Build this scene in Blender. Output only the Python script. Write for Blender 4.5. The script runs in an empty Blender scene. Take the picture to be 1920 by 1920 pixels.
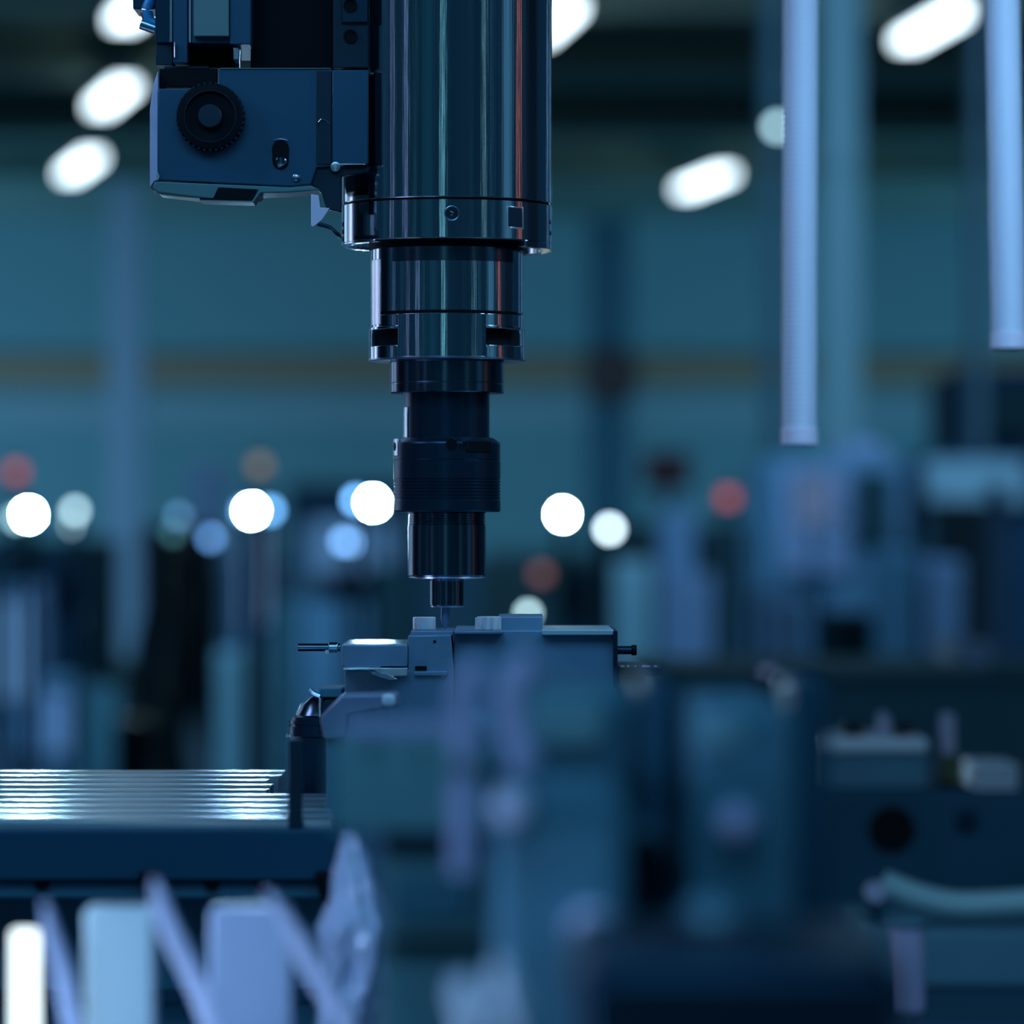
import bpy, bmesh, math, random
from mathutils import Vector, Matrix
random.seed(7)
PI = math.pi
S = 0.00012625          # metres per picture pixel per metre of distance
CAMZ = 1.2
scn = bpy.context.scene
COL = scn.collection

# ------------------------------------------------------------------ camera
cam_d = bpy.data.cameras.new('camera'); cam = bpy.data.objects.new('camera', cam_d); COL.objects.link(cam)
cam.location = (0, 0, CAMZ); cam.rotation_euler = (PI/2, 0, 0)
cam_d.sensor_width = 36; cam_d.lens = 36/(1920*S); cam_d.shift_y = 40/1920
cam_d.clip_start = 0.05; cam_d.clip_end = 200
cam_d.dof.use_dof = True; cam_d.dof.focus_distance = 2.02
cam_d.dof.aperture_fstop = 0.1485/0.0197
scn.camera = cam
# ------------------------------------------------------------------ world
w = bpy.data.worlds.new('world'); scn.world = w; w.use_nodes = True
w.node_tree.nodes['Background'].inputs[0].default_value = (0.10, 0.48, 1.0, 1)
w.node_tree.nodes['Background'].inputs[1].default_value = 0.05
scn.view_settings.view_transform = 'Standard'; scn.view_settings.look = 'None'
scn.view_settings.exposure = 0; scn.view_settings.gamma = 1; scn.view_settings.use_curve_mapping = False
scn.cycles.use_denoising = True
scn.cycles.use_adaptive_sampling = False
scn.cycles.max_bounces = 8
scn.cycles.sample_clamp_indirect = 4
scn.cycles.caustics_reflective = False; scn.cycles.caustics_refractive = False

def lamp(name, loc, target, sx, sy, radiance, col, spread=PI):
    d = bpy.data.lights.new(name, 'AREA'); d.shape = 'RECTANGLE'; d.size = sx; d.size_y = sy
    d.energy = radiance*PI*sx*sy; d.color = col; d.spread = spread
    o = bpy.data.objects.new(name, d); COL.objects.link(o); o.location = loc
    o.rotation_euler = (Vector(target)-Vector(loc)).to_track_quat('-Z', 'Y').to_euler()
    return o
AX, AY = (838-960)*S*2.05, 2.05       # spindle axis
def ring_lamp(name, az, dist, wdt, hgt, rad, col, z=1.5):
    a = math.radians(az)
    p = (AX+dist*math.sin(a), AY-dist*math.cos(a), z)
    return lamp(name, p, (AX, AY, z), wdt, hgt, rad, col)
# unseen strip lamps added round the spindle for the stripes reflected in its steel
ring_lamp('stripe_light', -3.5, 3.2, .07, 2.4, 1.5, (.30, .82, 1))
ring_lamp('stripe_light', -44, 3.2, .06, 2.4, 1.1, (.40, .55, 1))
ring_lamp('stripe_light', -60, 3.2, .07, 2.4, .55, (.45, .55, 1))
ring_lamp('broad_stripe_light', -20, 3.4, .70, 2.4, .035, (.08, .65, 1))  # unseen broad dim panel added to lighten a band on the spindle
ring_lamp('stripe_light', -34, 3.2, .10, 2.4, .10, (.15, .75, .9))
ring_lamp('stripe_light', -70, 3.2, .20, 2.4, .05, (.10, .55, 1))
ring_lamp('stripe_light', -87, 2.4, .05, 2.4, .8, (.35, .5, 1))
ring_lamp('stripe_light', 27, 3.2, .06, 2.4, .05, (.15, .75, 1))
ring_lamp('stripe_light', 41.5, 3.2, .06, 2.4, .8, (.40, .85, 1))
ring_lamp('stripe_light', 51, 3.2, .10, 2.4, .12, (.15, .6, 1))
ring_lamp('broad_stripe_light', 70, 3.2, .60, 2.4, .22, (.22, .62, 1))
ring_lamp('orange_stripe_light', 86, 3.2, .06, 2.4, 1.4, (1, .27, .18))  # unseen orange strip added for the thin orange reflection
ring_lamp('stripe_light', 110, 3.0, .12, 2.4, .30, (.2, .6, 1))
ring_lamp('stripe_light', 154, 2.4, .10, 2.4, .35, (.25, .65, 1))
ring_lamp('rim_light', -130, 1.9, .50, 1.8, .55, (.50, .56, 1))  # unseen lamps added behind left to rim the left edges
ring_lamp('rim_light', -128, 1.95, .12, 1.8, 2.6, (.62, .72, 1))
ring_lamp('rim_light', -143, 1.9, .22, 1.8, 1.7, (.48, .74, 1))
ring_lamp('rim_light', -160, 3.0, .10, 1.8, .9, (.4, .55, 1))
# unseen fill lamps added above and beside the hall to brighten machines and wall
lamp('hall_fill_light', (0, 13, 4.6), (0, 38, 1.6), 10, 1.2, 4.8, (.16, .52, 1))
lamp('hall_fill_light', (5, 16, 4.6), (3, 30, .8), 6, 1.2, 4.6, (.28, .51, 1))
lamp('hall_fill_light', (-5, 16, 4.6), (-2, 30, .8), 6, 1.2, 8.0, (.18, .52, 1))
lamp('wall_fill_light', (10, 38, 1.0), (2, 46.5, 1.0), 5, 1.6, 13.5, (.18, .55, 1))  # unseen low panels added outside the view to light the back wall
lamp('wall_fill_light', (-10, 38, 1.0), (-2, 46.5, 1.0), 5, 1.6, 15.5, (.22, .55, 1))
# unseen soft fill lamp added high behind the camera
lamp('hall_fill_light', (0, -3, 4.3), (0, 2.5, 1.1), 6, 2, 1.9, (.20, .56, 1))
# unseen fill lamps added near the hoses, boards, box side and near housings
lamp('local_fill_light', (.42, 1.95, 1.66), (.30, 2.45, 1.3), .3, .1, 24.0, (.36, .66, 1))
lamp('local_fill_light', (-.25, .9, 2.3), (-.1, 1.6, 1.0), .8, .4, 3.0, (.14, .52, 1))
lamp('local_fill_light', (-.30, .86, 1.12), (-.02, .95, 1.09), .06, .08, 3.6, (.34, .56, 1), math.radians(50))
lamp('local_fill_light', (-.55, 1.85, 1.72), (-.18, 1.95, 1.4), .2, .2, 7, (.5, .58, 1))
lamp('local_fill_light', (-.42, 1.17, 1.14), (-.12, 1.32, 1.03), .12, .16, 4.2, (.36, .60, 1), math.radians(66))
lamp('local_fill_light', (-.5, 2.9, 1.75), (-.12, 2.0, 1.1), .5, .2, 1.5, (.35, .6, 1))

# ------------------------------------------------------------------ materials
MATS = {}
def mat(name, col, rough=.5, metal=0., var=0., vscale=8., bump=0., bscale=60., stretch=(1, 1, 1), emit=None, strength=0., alpha=1., trans=0., aniso=0., spec=.5):
    if name in MATS: return MATS[name]
    m = bpy.data.materials.new(name); m.use_nodes = True; nt = m.node_tree; b = nt.nodes['Principled BSDF']
    b.inputs['Base Color'].default_value = (*col, 1); b.inputs['Roughness'].default_value = rough
    b.inputs['Metallic'].default_value = metal; b.inputs['Alpha'].default_value = alpha
    b.inputs['Transmission Weight'].default_value = trans; b.inputs['Anisotropic'].default_value = aniso
    b.inputs['Specular IOR Level'].default_value = spec
    if emit: b.inputs['Emission Color'].default_value = (*emit, 1); b.inputs['Emission Strength'].default_value = strength
    tc = nt.nodes.new('ShaderNodeTexCoord'); mp = nt.nodes.new('ShaderNodeMapping'); mp.inputs['Scale'].default_value = stretch
    nt.links.new(tc.outputs['Object'], mp.inputs['Vector'])
    n = nt.nodes.new('ShaderNodeTexNoise'); n.inputs['Scale'].default_value = vscale; n.inputs['Detail'].default_value = 4
    nt.links.new(mp.outputs[0], n.inputs['Vector'])
    if var > 0:
        mx = nt.nodes.new('ShaderNodeMix'); mx.data_type = 'RGBA'
        mx.inputs[6].default_value = (*[c*(1-var) for c in col], 1); mx.inputs[7].default_value = (*[min(1, c*(1+var)) for c in col], 1)
        nt.links.new(n.outputs['Fac'], mx.inputs[0]); nt.links.new(mx.outputs[2], b.inputs['Base Color'])
        mr = nt.nodes.new('ShaderNodeMapRange'); mr.inputs[3].default_value = max(.02, rough*(1-var*.5)); mr.inputs[4].default_value = min(1, rough*(1+var*.5))
        nt.links.new(n.outputs['Fac'], mr.inputs[0]); nt.links.new(mr.outputs[0], b.inputs['Roughness'])
    if bump > 0:
        n2 = nt.nodes.new('ShaderNodeTexNoise'); n2.inputs['Scale'].default_value = bscale; n2.inputs['Detail'].default_value = 3
        nt.links.new(mp.outputs[0], n2.inputs['Vector'])
        bp = nt.nodes.new('ShaderNodeBump'); bp.inputs['Strength'].default_value = bump; bp.inputs['Distance'].default_value = .001
        nt.links.new(n2.outputs['Fac'], bp.inputs['Height']); nt.links.new(bp.outputs[0], b.inputs['Normal'])
    MATS[name] = m; return m
def emis(name, col, strength):
    return mat(name, (.02, .02, .02), .5, emit=col, strength=strength)

M_CHROME = mat('ground_steel', (.50, .62, .68), .09, 1, var=.3, vscale=5, bump=.05, bscale=60, stretch=(18, 18, .12))
M_STEEL = mat('machined_steel', (.42, .52, .60), .24, 1, var=.25, vscale=12, bump=.15, bscale=90)
M_BLACKST = mat('black_oxide_steel', (.10, .16, .21), .20, 1, var=.3, vscale=10, stretch=(10, 10, .5))
M_DARKST = mat('dark_steel', (.018, .055, .095), .32, .8, var=.3)
M_BOX = mat('blue_grey_paint', (.008, .085, .155), .42, 0, var=.22, vscale=9, bump=.08, bscale=120)
M_BOX2 = mat('blue_grey_paint_worn', (.10, .26, .26), .4, .1, var=.35, vscale=14)
M_BLACK = mat('black_rubber', (.004, .007, .010), .6, 0, var=.3, spec=.12)
M_NAVY = mat('dark_navy_paint', (.010, .035, .055), .5, 0, var=.2, spec=.25)
M_PANEL = mat('grey_green_panel', (.14, .27, .26), .5, 0, var=.12)
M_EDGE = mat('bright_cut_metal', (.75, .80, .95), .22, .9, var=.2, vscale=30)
M_LILAC = mat('lilac_plastic', (.85, .82, 1.0), .45)
M_PLATE = mat('polished_slat', (.70, .82, .90), .28, 1)
M_LSIDE = mat('lit_lilac_edge', (.60, .60, .85), .4, .2, var=.3, vscale=40)  # lilac light on the box's left side put into the colour
M_NUT = mat('bright_nut_steel', (.92, .92, 1), .28, .2, var=.2, vscale=90)
M_SHEET = mat('polished_cover_sheet', (.45, .60, .72), .13, 1, var=.1, vscale=3)
M_BED = mat('machine_bed_paint', (.02, .10, .15), .5, var=.2)
M_ALU = mat('milled_aluminium', (.20, .34, .50), .28, .45, var=.22, vscale=25, bump=.2, bscale=200)
M_ALU_D = mat('milled_aluminium_dull', (.20, .36, .50), .5, .35, var=.2, vscale=20)
M_CAST = mat('cast_housing_paint', (.06, .24, .33), .5, var=.2, vscale=6)
M_CAST2 = mat('dark_housing_paint', (.02, .09, .15), .5, var=.3, vscale=6, spec=.12)
M_HOSE = mat('white_ribbed_hose', (.72, .80, .95), .4)
M_BAG = mat('clear_plastic_film', (.50, .54, .72), .18, 0, var=.1)
M_BRASS = mat('copper_fitting', (.6, .25, .12), .3, .9)
M_BLUEF = mat('blue_fitting', (.02, .3, .6), .3, 0)

# ------------------------------------------------------------------ geometry helpers
def X(px, Y): return (px-960)*S*Y
def Z(py, Y): return CAMZ+(1000-py)*S*Y
def P(px, py, Y): return Vector((X(px, Y), Y, Z(py, Y)))
def nb(): return bmesh.new()
def wb(bm, x0, x1, Y0, Y1, z0, z1):
    vs = [bm.verts.new((x, y, z)) for z in (z0, z1) for y in (Y0, Y1) for x in (x0, x1)]
    for f in ((0, 2, 3, 1), (4, 5, 7, 6), (0, 1, 5, 4), (2, 6, 7, 3), (0, 4, 6, 2), (1, 3, 7, 5)): bm.faces.new([vs[i] for i in f])
    return bm
def bx(bm, x0, x1, y0, y1, Y0, Y1):
    return wb(bm, X(x0, Y0), X(x1, Y0), Y0, Y1, Z(y1, Y0), Z(y0, Y0))
def prism(bm, pts, Y0, Y1):
    a = [bm.verts.new(P(x, y, Y0)) for x, y in pts]
    b = [bm.verts.new((v.co.x, Y1, v.co.z)) for v in a]
    bm.faces.new(a); bm.faces.new(b[::-1]); n = len(a)
    for i in range(n): bm.faces.new((a[i], b[i], b[(i+1) % n], a[(i+1) % n]))
    bmesh.ops.recalc_face_normals(bm, faces=bm.faces[:]); return bm
def cyl(bm, c, d, r, h, seg=32, r2=None):
    d = Vector(d).normalized(); q = d.to_track_quat('Z', 'Y'); r2 = r if r2 is None else r2
    c = Vector(c)
    a = [bm.verts.new(c+q@Vector((r*math.cos(t), r*math.sin(t), 0))) for t in [2*PI*i/seg for i in range(seg)]]
    b = [bm.verts.new(c+q@Vector((r2*math.cos(t), r2*math.sin(t), h))) for t in [2*PI*i/seg for i in range(seg)]]
    bm.faces.new(a[::-1]); bm.faces.new(b)
    for i in range(seg): bm.faces.new((a[i], a[(i+1) % seg], b[(i+1) % seg], b[i]))
    return bm
def lathe(bm, prof, cx, cy, seg=96):
    """prof: list of (radius, z) from top to bottom, closed with caps"""
    rings = []
    for r, z in prof:
        rings.append([bm.verts.new((cx+r*math.cos(2*PI*i/seg), cy+r*math.sin(2*PI*i/seg), z)) for i in range(seg)])
    bm.faces.new(rings[0])
    for A, B in zip(rings, rings[1:]):
        for i in range(seg): bm.faces.new((A[i], B[i], B[(i+1) % seg], A[(i+1) % seg]))
    bm.faces.new(rings[-1][::-1])
    bmesh.ops.recalc_face_normals(bm, faces=bm.faces[:]); return bm
def torus(bm, c, d, R, r, seg=40, s2=8):
    q = Vector(d).normalized().to_track_quat('Z', 'Y'); c = Vector(c); g = []
    for i in range(seg):
        a = 2*PI*i/seg
        g.append([bm.verts.new(c+q@Vector(((R+r*math.cos(b))*math.cos(a), (R+r*math.cos(b))*math.sin(a), r*math.sin(b)))) for b in [2*PI*j/s2 for j in range(s2)]])
    for i in range(seg):
        for j in range(s2): bm.faces.new((g[i][j], g[(i+1) % seg][j], g[(i+1) % seg][(j+1) % s2], g[i][(j+1) % s2]))
    return bm
def tube(bm, pts, r, seg=14, flat=1.0):
    pts = [Vector(p) for p in pts]; rs = r if isinstance(r, (list, tuple)) else [r]*len(pts); rings = []
    for i, p in enumerate(pts):
        t = (pts[min(i+1, len(pts)-1)]-pts[max(i-1, 0)]).normalized(); q = t.to_track_quat('Z', 'Y')
        rings.append([bm.verts.new(p+q@Vector((rs[i]*math.cos(a), flat*rs[i]*math.sin(a), 0))) for a in [2*PI*j/seg for j in range(seg)]])
    bm.faces.new(rings[0][::-1]); bm.faces.new(rings[-1])
    for A, B in zip(rings, rings[1:]):
        for i in range(seg): bm.faces.new((A[i], A[(i+1) % seg], B[(i+1) % seg], B[i]))
    return bm
def smooth_path(pts, n=8):
    out = []; p = [Vector(a) for a in pts]; p = [p[0]]+p+[p[-1]]
    for i in range(1, len(p)-2):
        for k in range(n):
            t = k/n; a, b, c, d = p[i-1:i+3]
            out.append(.5*((2*b)+(c-a)*t+(2*a-5*b+4*c-d)*t*t+(3*b-a-3*c+d)*t**3))
    out.append(p[-2]); return out

ORG = {}
def mk(name, bm, m, parent=None, bev=0., smooth=True, ang=35, seg=2):
    me = bpy.data.meshes.new(name)
    if parent is not None: org = ORG[parent.name]
    else:
        xs = [v.co for v in bm.verts]
        org = Vector(((min(v.x for v in xs)+max(v.x for v in xs))/2, (min(v.y for v in xs)+max(v.y for v in xs))/2, min(v.z for v in xs)))
    bmesh.ops.translate(bm, verts=bm.verts[:], vec=-org)
    bm.to_mesh(me); bm.free(); me.materials.append(m)
    if smooth:
        me.polygons.foreach_set('use_smooth', [True]*len(me.polygons)); me.set_sharp_from_angle(angle=math.radians(ang))
    o = bpy.data.objects.new(name, me); COL.objects.link(o)
    if parent is not None: o.parent = parent
    else: o.location = org
    ORG[o.name] = org
    if bev > 0:
        b = o.modifiers.new('bevel', 'BEVEL'); b.width = bev; b.segments = seg; b.limit_method = 'ANGLE'; b.angle_limit = math.radians(30)
    return o
def thing(name, label, cat, loc, group=None):
    o = bpy.data.objects.new(name, None); COL.objects.link(o); o.location = loc; o.empty_display_size = .02
    o['label'] = label; o['category'] = cat
    if group: o['group'] = group
    ORG[o.name] = Vector(loc); return o
def tag(o, label, cat, group=None, kind=None):
    o['label'] = label; o['category'] = cat
    if group: o['group'] = group
    if kind: o['kind'] = kind
    return o
def struct(o): o['kind'] = 'structure'; return o
def bbox(name, m, parent, x0, x1, y0, y1, Y0, Y1, bev=.0006): return mk(name, bx(nb(), x0, x1, y0, y1, Y0, Y1), m, parent, bev)

# ================================================================== SETTING
CEIL = 4.7; BACK = 46.5
M_FLOOR = mat('hall_floor', (.10, .22, .28), .35, var=.2, vscale=1.5)
M_WALL = mat('hall_wall', (.24, .42, .40), .8, var=.08, vscale=.4)
M_CEIL = mat('hall_ceiling', (.22, .38, .30), .8, var=.2, vscale=.5)
M_BEAM = mat('roof_beam_paint', (.20, .30, .24), .7)
M_ORANGE = mat('orange_rail_paint', (.46, .28, .15), .6)
M_STRIPE = mat('pale_wall_band', (.36, .48, .46), .7)
struct(mk('floor', wb(nb(), -14, 14, -3, BACK, -.1, 0), M_FLOOR, smooth=False))
struct(mk('wall_back', wb(nb(), -14, 14, BACK, BACK+.3, 0, CEIL+.3), M_WALL, smooth=False))
ceil = struct(mk('ceiling', wb(nb(), -14, 14, 17, BACK, CEIL, CEIL+.25), M_CEIL, smooth=False))
for Yb, d in ((23, .25), (26, .3), (29.5, .3), (33.5, .35), (38, .3), (42.5, .3)):
    mk('roof_beam', wb(nb(), -13.9, 13.9, Yb, Yb+.35, CEIL-d, CEIL+.02), M_BEAM, ceil, 0)
struct(mk('trim_1', wb(nb(), -14, 14, BACK-.25, BACK+.01, Z(722, 46.3), Z(668, 46.3)), M_ORANGE, bev=.02))
struct(mk('trim_2', wb(nb(), -14, 14, BACK-.12, BACK+.01, Z(800, 46.3), Z(742, 46.3)), M_STRIPE, bev=.02))
struct(mk('baseboard_back', wb(nb(), -14, 14, BACK-.06, BACK+.01, 0, .9), mat('dark_wall_base', (.05, .12, .15), .7), bev=.01))

# ceiling lights: (px, py) far end -> near end, all hanging just under the ceiling
M_TUBE = emis('ceiling_light_diffuser', (.72, .90, 1), 5.2)
M_FIXT = mat('light_fixture_housing', (.3, .38, .4), .5)
def ceiling_light(a, b, label):
    h = 3.08; pts = []
    for (px, py) in (a, b):
        Y = h/((1000-py)*S); pts.append(Vector((X(px, Y), Y, CAMZ+h)))
    t = thing('ceiling_light', label, 'light', (pts[0]+pts[1])/2, 'long ceiling lights')
    d = (pts[1]-pts[0]); L = d.length; ang = math.atan2(d.y, d.x); c = (pts[0]+pts[1])/2
    R = Matrix.Translation(c)@Matrix.Rotation(ang, 4, 'Z')
    for nm, m, hw, z0, z1, l in (('housing', M_FIXT, .09, .02, .06, L/2+.05), ('diffuser', M_TUBE, .075, -.05, .02, L/2)):
        bm = nb(); wb(bm, -l, l, -hw, hw, z0, z1); bmesh.ops.transform(bm, matrix=R, verts=bm.verts[:])
        mk(nm, bm, m, t, .01)
    for k in (.2, .8):
        pp = pts[0].lerp(pts[1], k); mk('hanger', cyl(nb(), pp+Vector((0, 0, .05)), (0, 0, 1), .008, CEIL-pp.z-.05, 8), M_FIXT, t)
ceiling_light((229, 36), (292, -16), 'long white ceiling light at the top left, cut off by the drive box')
ceiling_light((187, 198), (236, 157), 'white ceiling light just left of the drive box top')
ceiling_light((129, 324), (174, 291), 'white ceiling light left of the drive box bottom, above the pale column')
ceiling_light((1010, 62), (1069, 8), 'white ceiling light at the top edge touching the right side of the spindle')
ceiling_light((1284, 353), (1361, 322), 'white ceiling light halfway between the spindle and the ribbed hose')
ceiling_light((1699, 74), (1815, 7), 'long white ceiling light at the top between the two ribbed hoses')
t = thing('column_lamp', 'small pale round lamp on the slate column beside the left ribbed hose', 'lamp', P(1457, 238, 20))
mk('lens', cyl(nb(), P(1457, 238, 20), (0, -1, 0), 11*S*20, .02, 28), emis('column_lamp_glow', (.40, .66, .76), 6), t)
mk('shade', cyl(nb(), P(1457, 238, 20), (0, 1, 0), 13*S*20, .06, 28), M_FIXT, t)
mk('bracket', wb(nb(), X(1452, 20), X(1460, 20), 20.05, 21.6, P(0, 238, 20).z-.02, P(0, 238, 20).z+.02), M_FIXT, t, .002)

# columns standing in the hall
def column(px0, px1, Y, m, label, top=None, foot=True):
    x0, x1 = X(px0, Y), X(px1, Y); t = thing('steel_column', label, 'column', ((x0+x1)/2, Y+.15, 0))
    z1 = CEIL if top is None else top; wdt = x1-x0
    bm = nb(); wb(bm, x0, x1, Y, Y+.03, .04, z1); wb(bm, x0, x1, Y+.27, Y+.3, .04, z1); wb(bm, (x0+x1)/2-.02, (x0+x1)/2+.02, Y+.03, Y+.27, .04, z1)
    mk('shaft', bm, m, t, .004)
    mk('base_plate', wb(nb(), x0-.08, x1+.08, Y-.08, Y+.38, 0, .04), M_BEAM, t, .005)
    return t
M_PALECOL = mat('pale_column_paint', (.44, .52, .58), .5)
M_TEALCOL = mat('teal_column_paint', (.36, .52, .46), .6)
M_DARKCOL = mat('dark_column_paint', (.06, .17, .20), .6)
column(204, 266, 40, M_PALECOL, 'pale blue steel column at the left, below the ceiling lights')
column(1542, 1614, 21, M_TEALCOL, 'grey green steel column right of the left ribbed hose')
column(1436, 1470, 21.6, mat('slate_column_paint', (.16, .25, .26), .6), 'narrow slate blue column left of the ribbed hose')
column(1100, 1185, 44, M_DARKCOL, 'dark column far behind, right of the tool, carrying the round dark sign')
column(1826, 1848, 21.6, MATS['slate_column_paint'], 'narrow slate blue column at the right edge beside the right hose')
t = thing('wall_sign', 'dark reddish round sign on the far dark column', 'sign', P(1146, 704, 43.9))
mk('sign_disc', cyl(nb(), P(1146, 704, 43.9), (0, 1, 0), .28, .05, 32), mat('dark_red_sign', (.12, .06, .05), .6), t, .005)
mk('sign_rim', torus(nb(), P(1146, 704, 43.88), (0, 1, 0), .28, .025), MATS['dark_red_sign'], t)

# ================================================================== FAR MACHINES AND CLUTTER
def cm(name, c, rough=.85): return mat(name, c, rough, var=.15, vscale=1.5)
M_LBLUE = cm('light_blue_enamel', (.52, .70, .95)); M_LLIL = cm('lilac_enamel', (.54, .54, .68)); M_TEAL = cm('teal_enamel', (.13, .26, .26))
M_PTEAL = cm('pale_teal_enamel', (.50, .64, .60)); M_DTEAL = cm('dark_teal_enamel', (.025, .075, .075)); M_DNAVY = cm('night_blue_enamel', (.02, .07, .11))
M_BLK = cm('black_enamel', (.006, .012, .012)); M_BROWN = cm('brown_board', (.06, .045, .03)); M_MBLUE = cm('mid_blue_enamel', (.24, .38, .46))
M_GLASS = mat('dark_window_glass', (.01, .03, .05), .08); M_DRED = cm('dark_red_enamel', (.22, .07, .08)); M_GREY = cm('grey_enamel', (.32, .44, .50))
def far_machine(x0, x1, y0, Y, label, m=M_TEAL, mdoor=M_PTEAL, door=None, win=None, depth=1.5, panel=None):
    """machining centre standing on the floor; picture columns x0-x1, top row y0, at distance Y"""
    a, b, z = X(x0, Y), X(x1, Y), Z(y0, Y)
    t = thing('machining_centre', label, 'machine', ((a+b)/2, Y+depth/2, 0), 'machining centres in the hall')
    mk('housing', wb(nb(), a, b, Y, Y+depth, .12, z), m, t, .03)
    mk('plinth', wb(nb(), a+.04, b-.04, Y+.05, Y+depth-.05, 0, .12), M_BLK, t, .01)
    dx0, dx1, dy0, dy1 = door if door else (x0+(x1-x0)*.12, x0+(x1-x0)*.62, y0+40, None)
    zb = .35 if dy1 is None else Z(dy1, Y)
    d = mk('door', wb(nb(), X(dx0, Y), X(dx1, Y), Y-.05, Y+.01, zb, Z(dy0, Y)), mdoor, t, .02)
    wx0, wx1 = X(dx0, Y), X(dx1, Y); zz = Z(dy0, Y); hh = zz-zb
    if win is not False: mk('window', wb(nb(), wx0+(wx1-wx0)*.22, wx1-(wx1-wx0)*.22, Y-.06, Y-.045, zb+hh*.45, zb+hh*.85), M_GLASS, d, .005)
    mk('handle', tube(nb(), [(wx1-.05, Y-.05, zb+hh*.4), (wx1-.05, Y-.10, zb+hh*.43), (wx1-.05, Y-.10, zb+hh*.6), (wx1-.05, Y-.05, zb+hh*.63)], .015, 8), M_STEEL, d)
    if panel:
        px0, px1, py0, py1, mp = panel
        c = mk('control_panel', wb(nb(), X(px0, Y-.1), X(px1, Y-.1), Y-.13, Y+.01, Z(py1, Y-.1), Z(py0, Y-.1)), mp, t, .02)
    return t
def cabinet(x0, x1, y0, Y, m, label, name='cabinet', cat='cabinet', group=None, depth=.5, z0=0., y1=None):
    a, b, z = X(x0, Y), X(x1, Y), Z(y0, Y)
    if y1 is not None: z0 = Z(y1, Y)
    t = thing(name, label, cat, ((a+b)/2, Y+depth/2, z0 if y1 is not None else 0), group)
    mk('body', wb(nb(), a, b, Y, Y+depth, z0+.03, z), m, t, .012)
    mk('plinth', wb(nb(), a+.01, b-.01, Y+.02, Y+depth-.02, z0, z0+.03), M_BLK, t, .004)
    n = 1 if (b-a) < .35 else 2
    for i in range(n):
        xa, xb = a+(b-a)*i/n+.01, a+(b-a)*(i+1)/n-.01
        d = mk('door', wb(nb(), xa, xb, Y-.015, Y+.002, z0+.05, z-.02), m, t, .004)
        mk('handle', tube(nb(), [(xb-.03, Y-.012, (z+z0)/2-.05), (xb-.03, Y-.035, (z+z0)/2-.04), (xb-.03, Y-.035, (z+z0)/2+.04), (xb-.03, Y-.012, (z+z0)/2+.05)], .006, 8), M_STEEL, d)
    return t
def post_lamp(px, py, Y, r_px, col, L, label, group='glowing work lamps in the hall', zfoot=0., name='work_lamp'):
    c = P(px, py, Y); L = L*(r_px/8)**2/1.56; r = 10*S*Y
    t = thing(name, label, 'lamp', (c.x, Y+.06, zfoot), group)
    key = 'lamp_glow_%d_%d' % (px, py)
    mk('lens', cyl(nb(), c, (0, -1, 0), r, .002, 28), emis(key, col, L), t)
    bm = lathe(nb(), [(r*.6, -.07), (r*1.2, -.02), (r*1.22, .03), (r*1.06, .03), (r*1.02, -.004)], 0, 0, 28)
    bmesh.ops.transform(bm, matrix=Matrix.Translation(c)@Matrix.Rotation(PI/2, 4, 'X'), verts=bm.verts[:])
    for f in [f for f in bm.faces if len(f.verts) > 4 and f.calc_center_median().y < c.y+.02]: bm.faces.remove(f)
    mk('shade', bm, M_BLK, t)
    mk('pole', cyl(nb(), (c.x, Y+.05, zfoot+.02), (0, 0, 1), .012, c.z-zfoot-.02, 12), M_BLK, t)
    mk('foot', cyl(nb(), (c.x, Y+.05, zfoot), (0, 0, 1), .06, .02, 24), M_BLK, t)
    return t
def signal_tower(px, py, Y, r_px, col, L, label, lit=0):
    """stack light on a pole; lit segment centred at px, py"""
    c = P(px, py, Y); r = r_px*S*Y; hseg = r*1.9
    t = thing('signal_tower', label, 'signal light', (c.x, Y, 0), 'signal towers')
    mk('pole', cyl(nb(), (c.x, Y, .02), (0, 0, 1), .014, c.z-hseg*1.5-.02, 12), M_GREY, t)
    mk('foot', cyl(nb(), (c.x, Y, 0), (0, 0, 1), .1, .02, 24), M_BLK, t)
    for k in range(2):
        zz = c.z-hseg*.5-(k*hseg)
        m = emis('signal_%d_%d' % (px, py), col, L) if k == 0 else M_DTEAL
        mk('light_segment', cyl(nb(), (c.x, Y, zz), (0, 0, 1), r, hseg*.95, 24), m, t)
    mk('cap', cyl(nb(), (c.x, Y, c.z+hseg*.45), (0, 0, 1), r*1.02, .02, 24, r*.7), M_BLK, t)
    return t

# machines in a row across the hall
far_machine(-140, 180, 1010, 26, 'dark teal machine at the far left under the two white lamps', M_DTEAL, M_DNAVY, door=(70, 170, 1040, None))
far_machine(262, 372, 985, 28, 'black machine between the pale column and the blue lamps', M_BLK, M_BLK, door=(275, 360, 1010, None))
far_machine(540, 770, 905, 27, 'blue machine with a pale door behind the tool holder', M_DNAVY, M_MBLUE, door=(552, 748, 985, None))
far_machine(905, 1120, 1035, 29, 'teal machine behind the drill right of the holder', M_TEAL, M_DNAVY, door=(1060, 1115, 1060, None))
far_machine(1130, 1400, 985, 27, 'dark machine with pale panels right of the white lamps', M_DTEAL, M_TEAL, door=(1230, 1290, 960, None))
bigm = far_machine(1432, 1700, 858, 18, 'large slate machine below the left ribbed hose', M_MBLUE, M_LLIL, door=(1462, 1590, 880, 1080), win=False)
mk('side_window', wb(nb(), X(1602, 18), X(1672, 18), 17.97, 18.01, Z(1030, 18), Z(885, 18)), M_DTEAL, bigm, .02)
mk('top_box', wb(nb(), X(1590, 18), X(1665, 18), 18.2, 18.8, Z(860, 18), Z(825, 18)), M_LLIL, bigm, .02)
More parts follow.
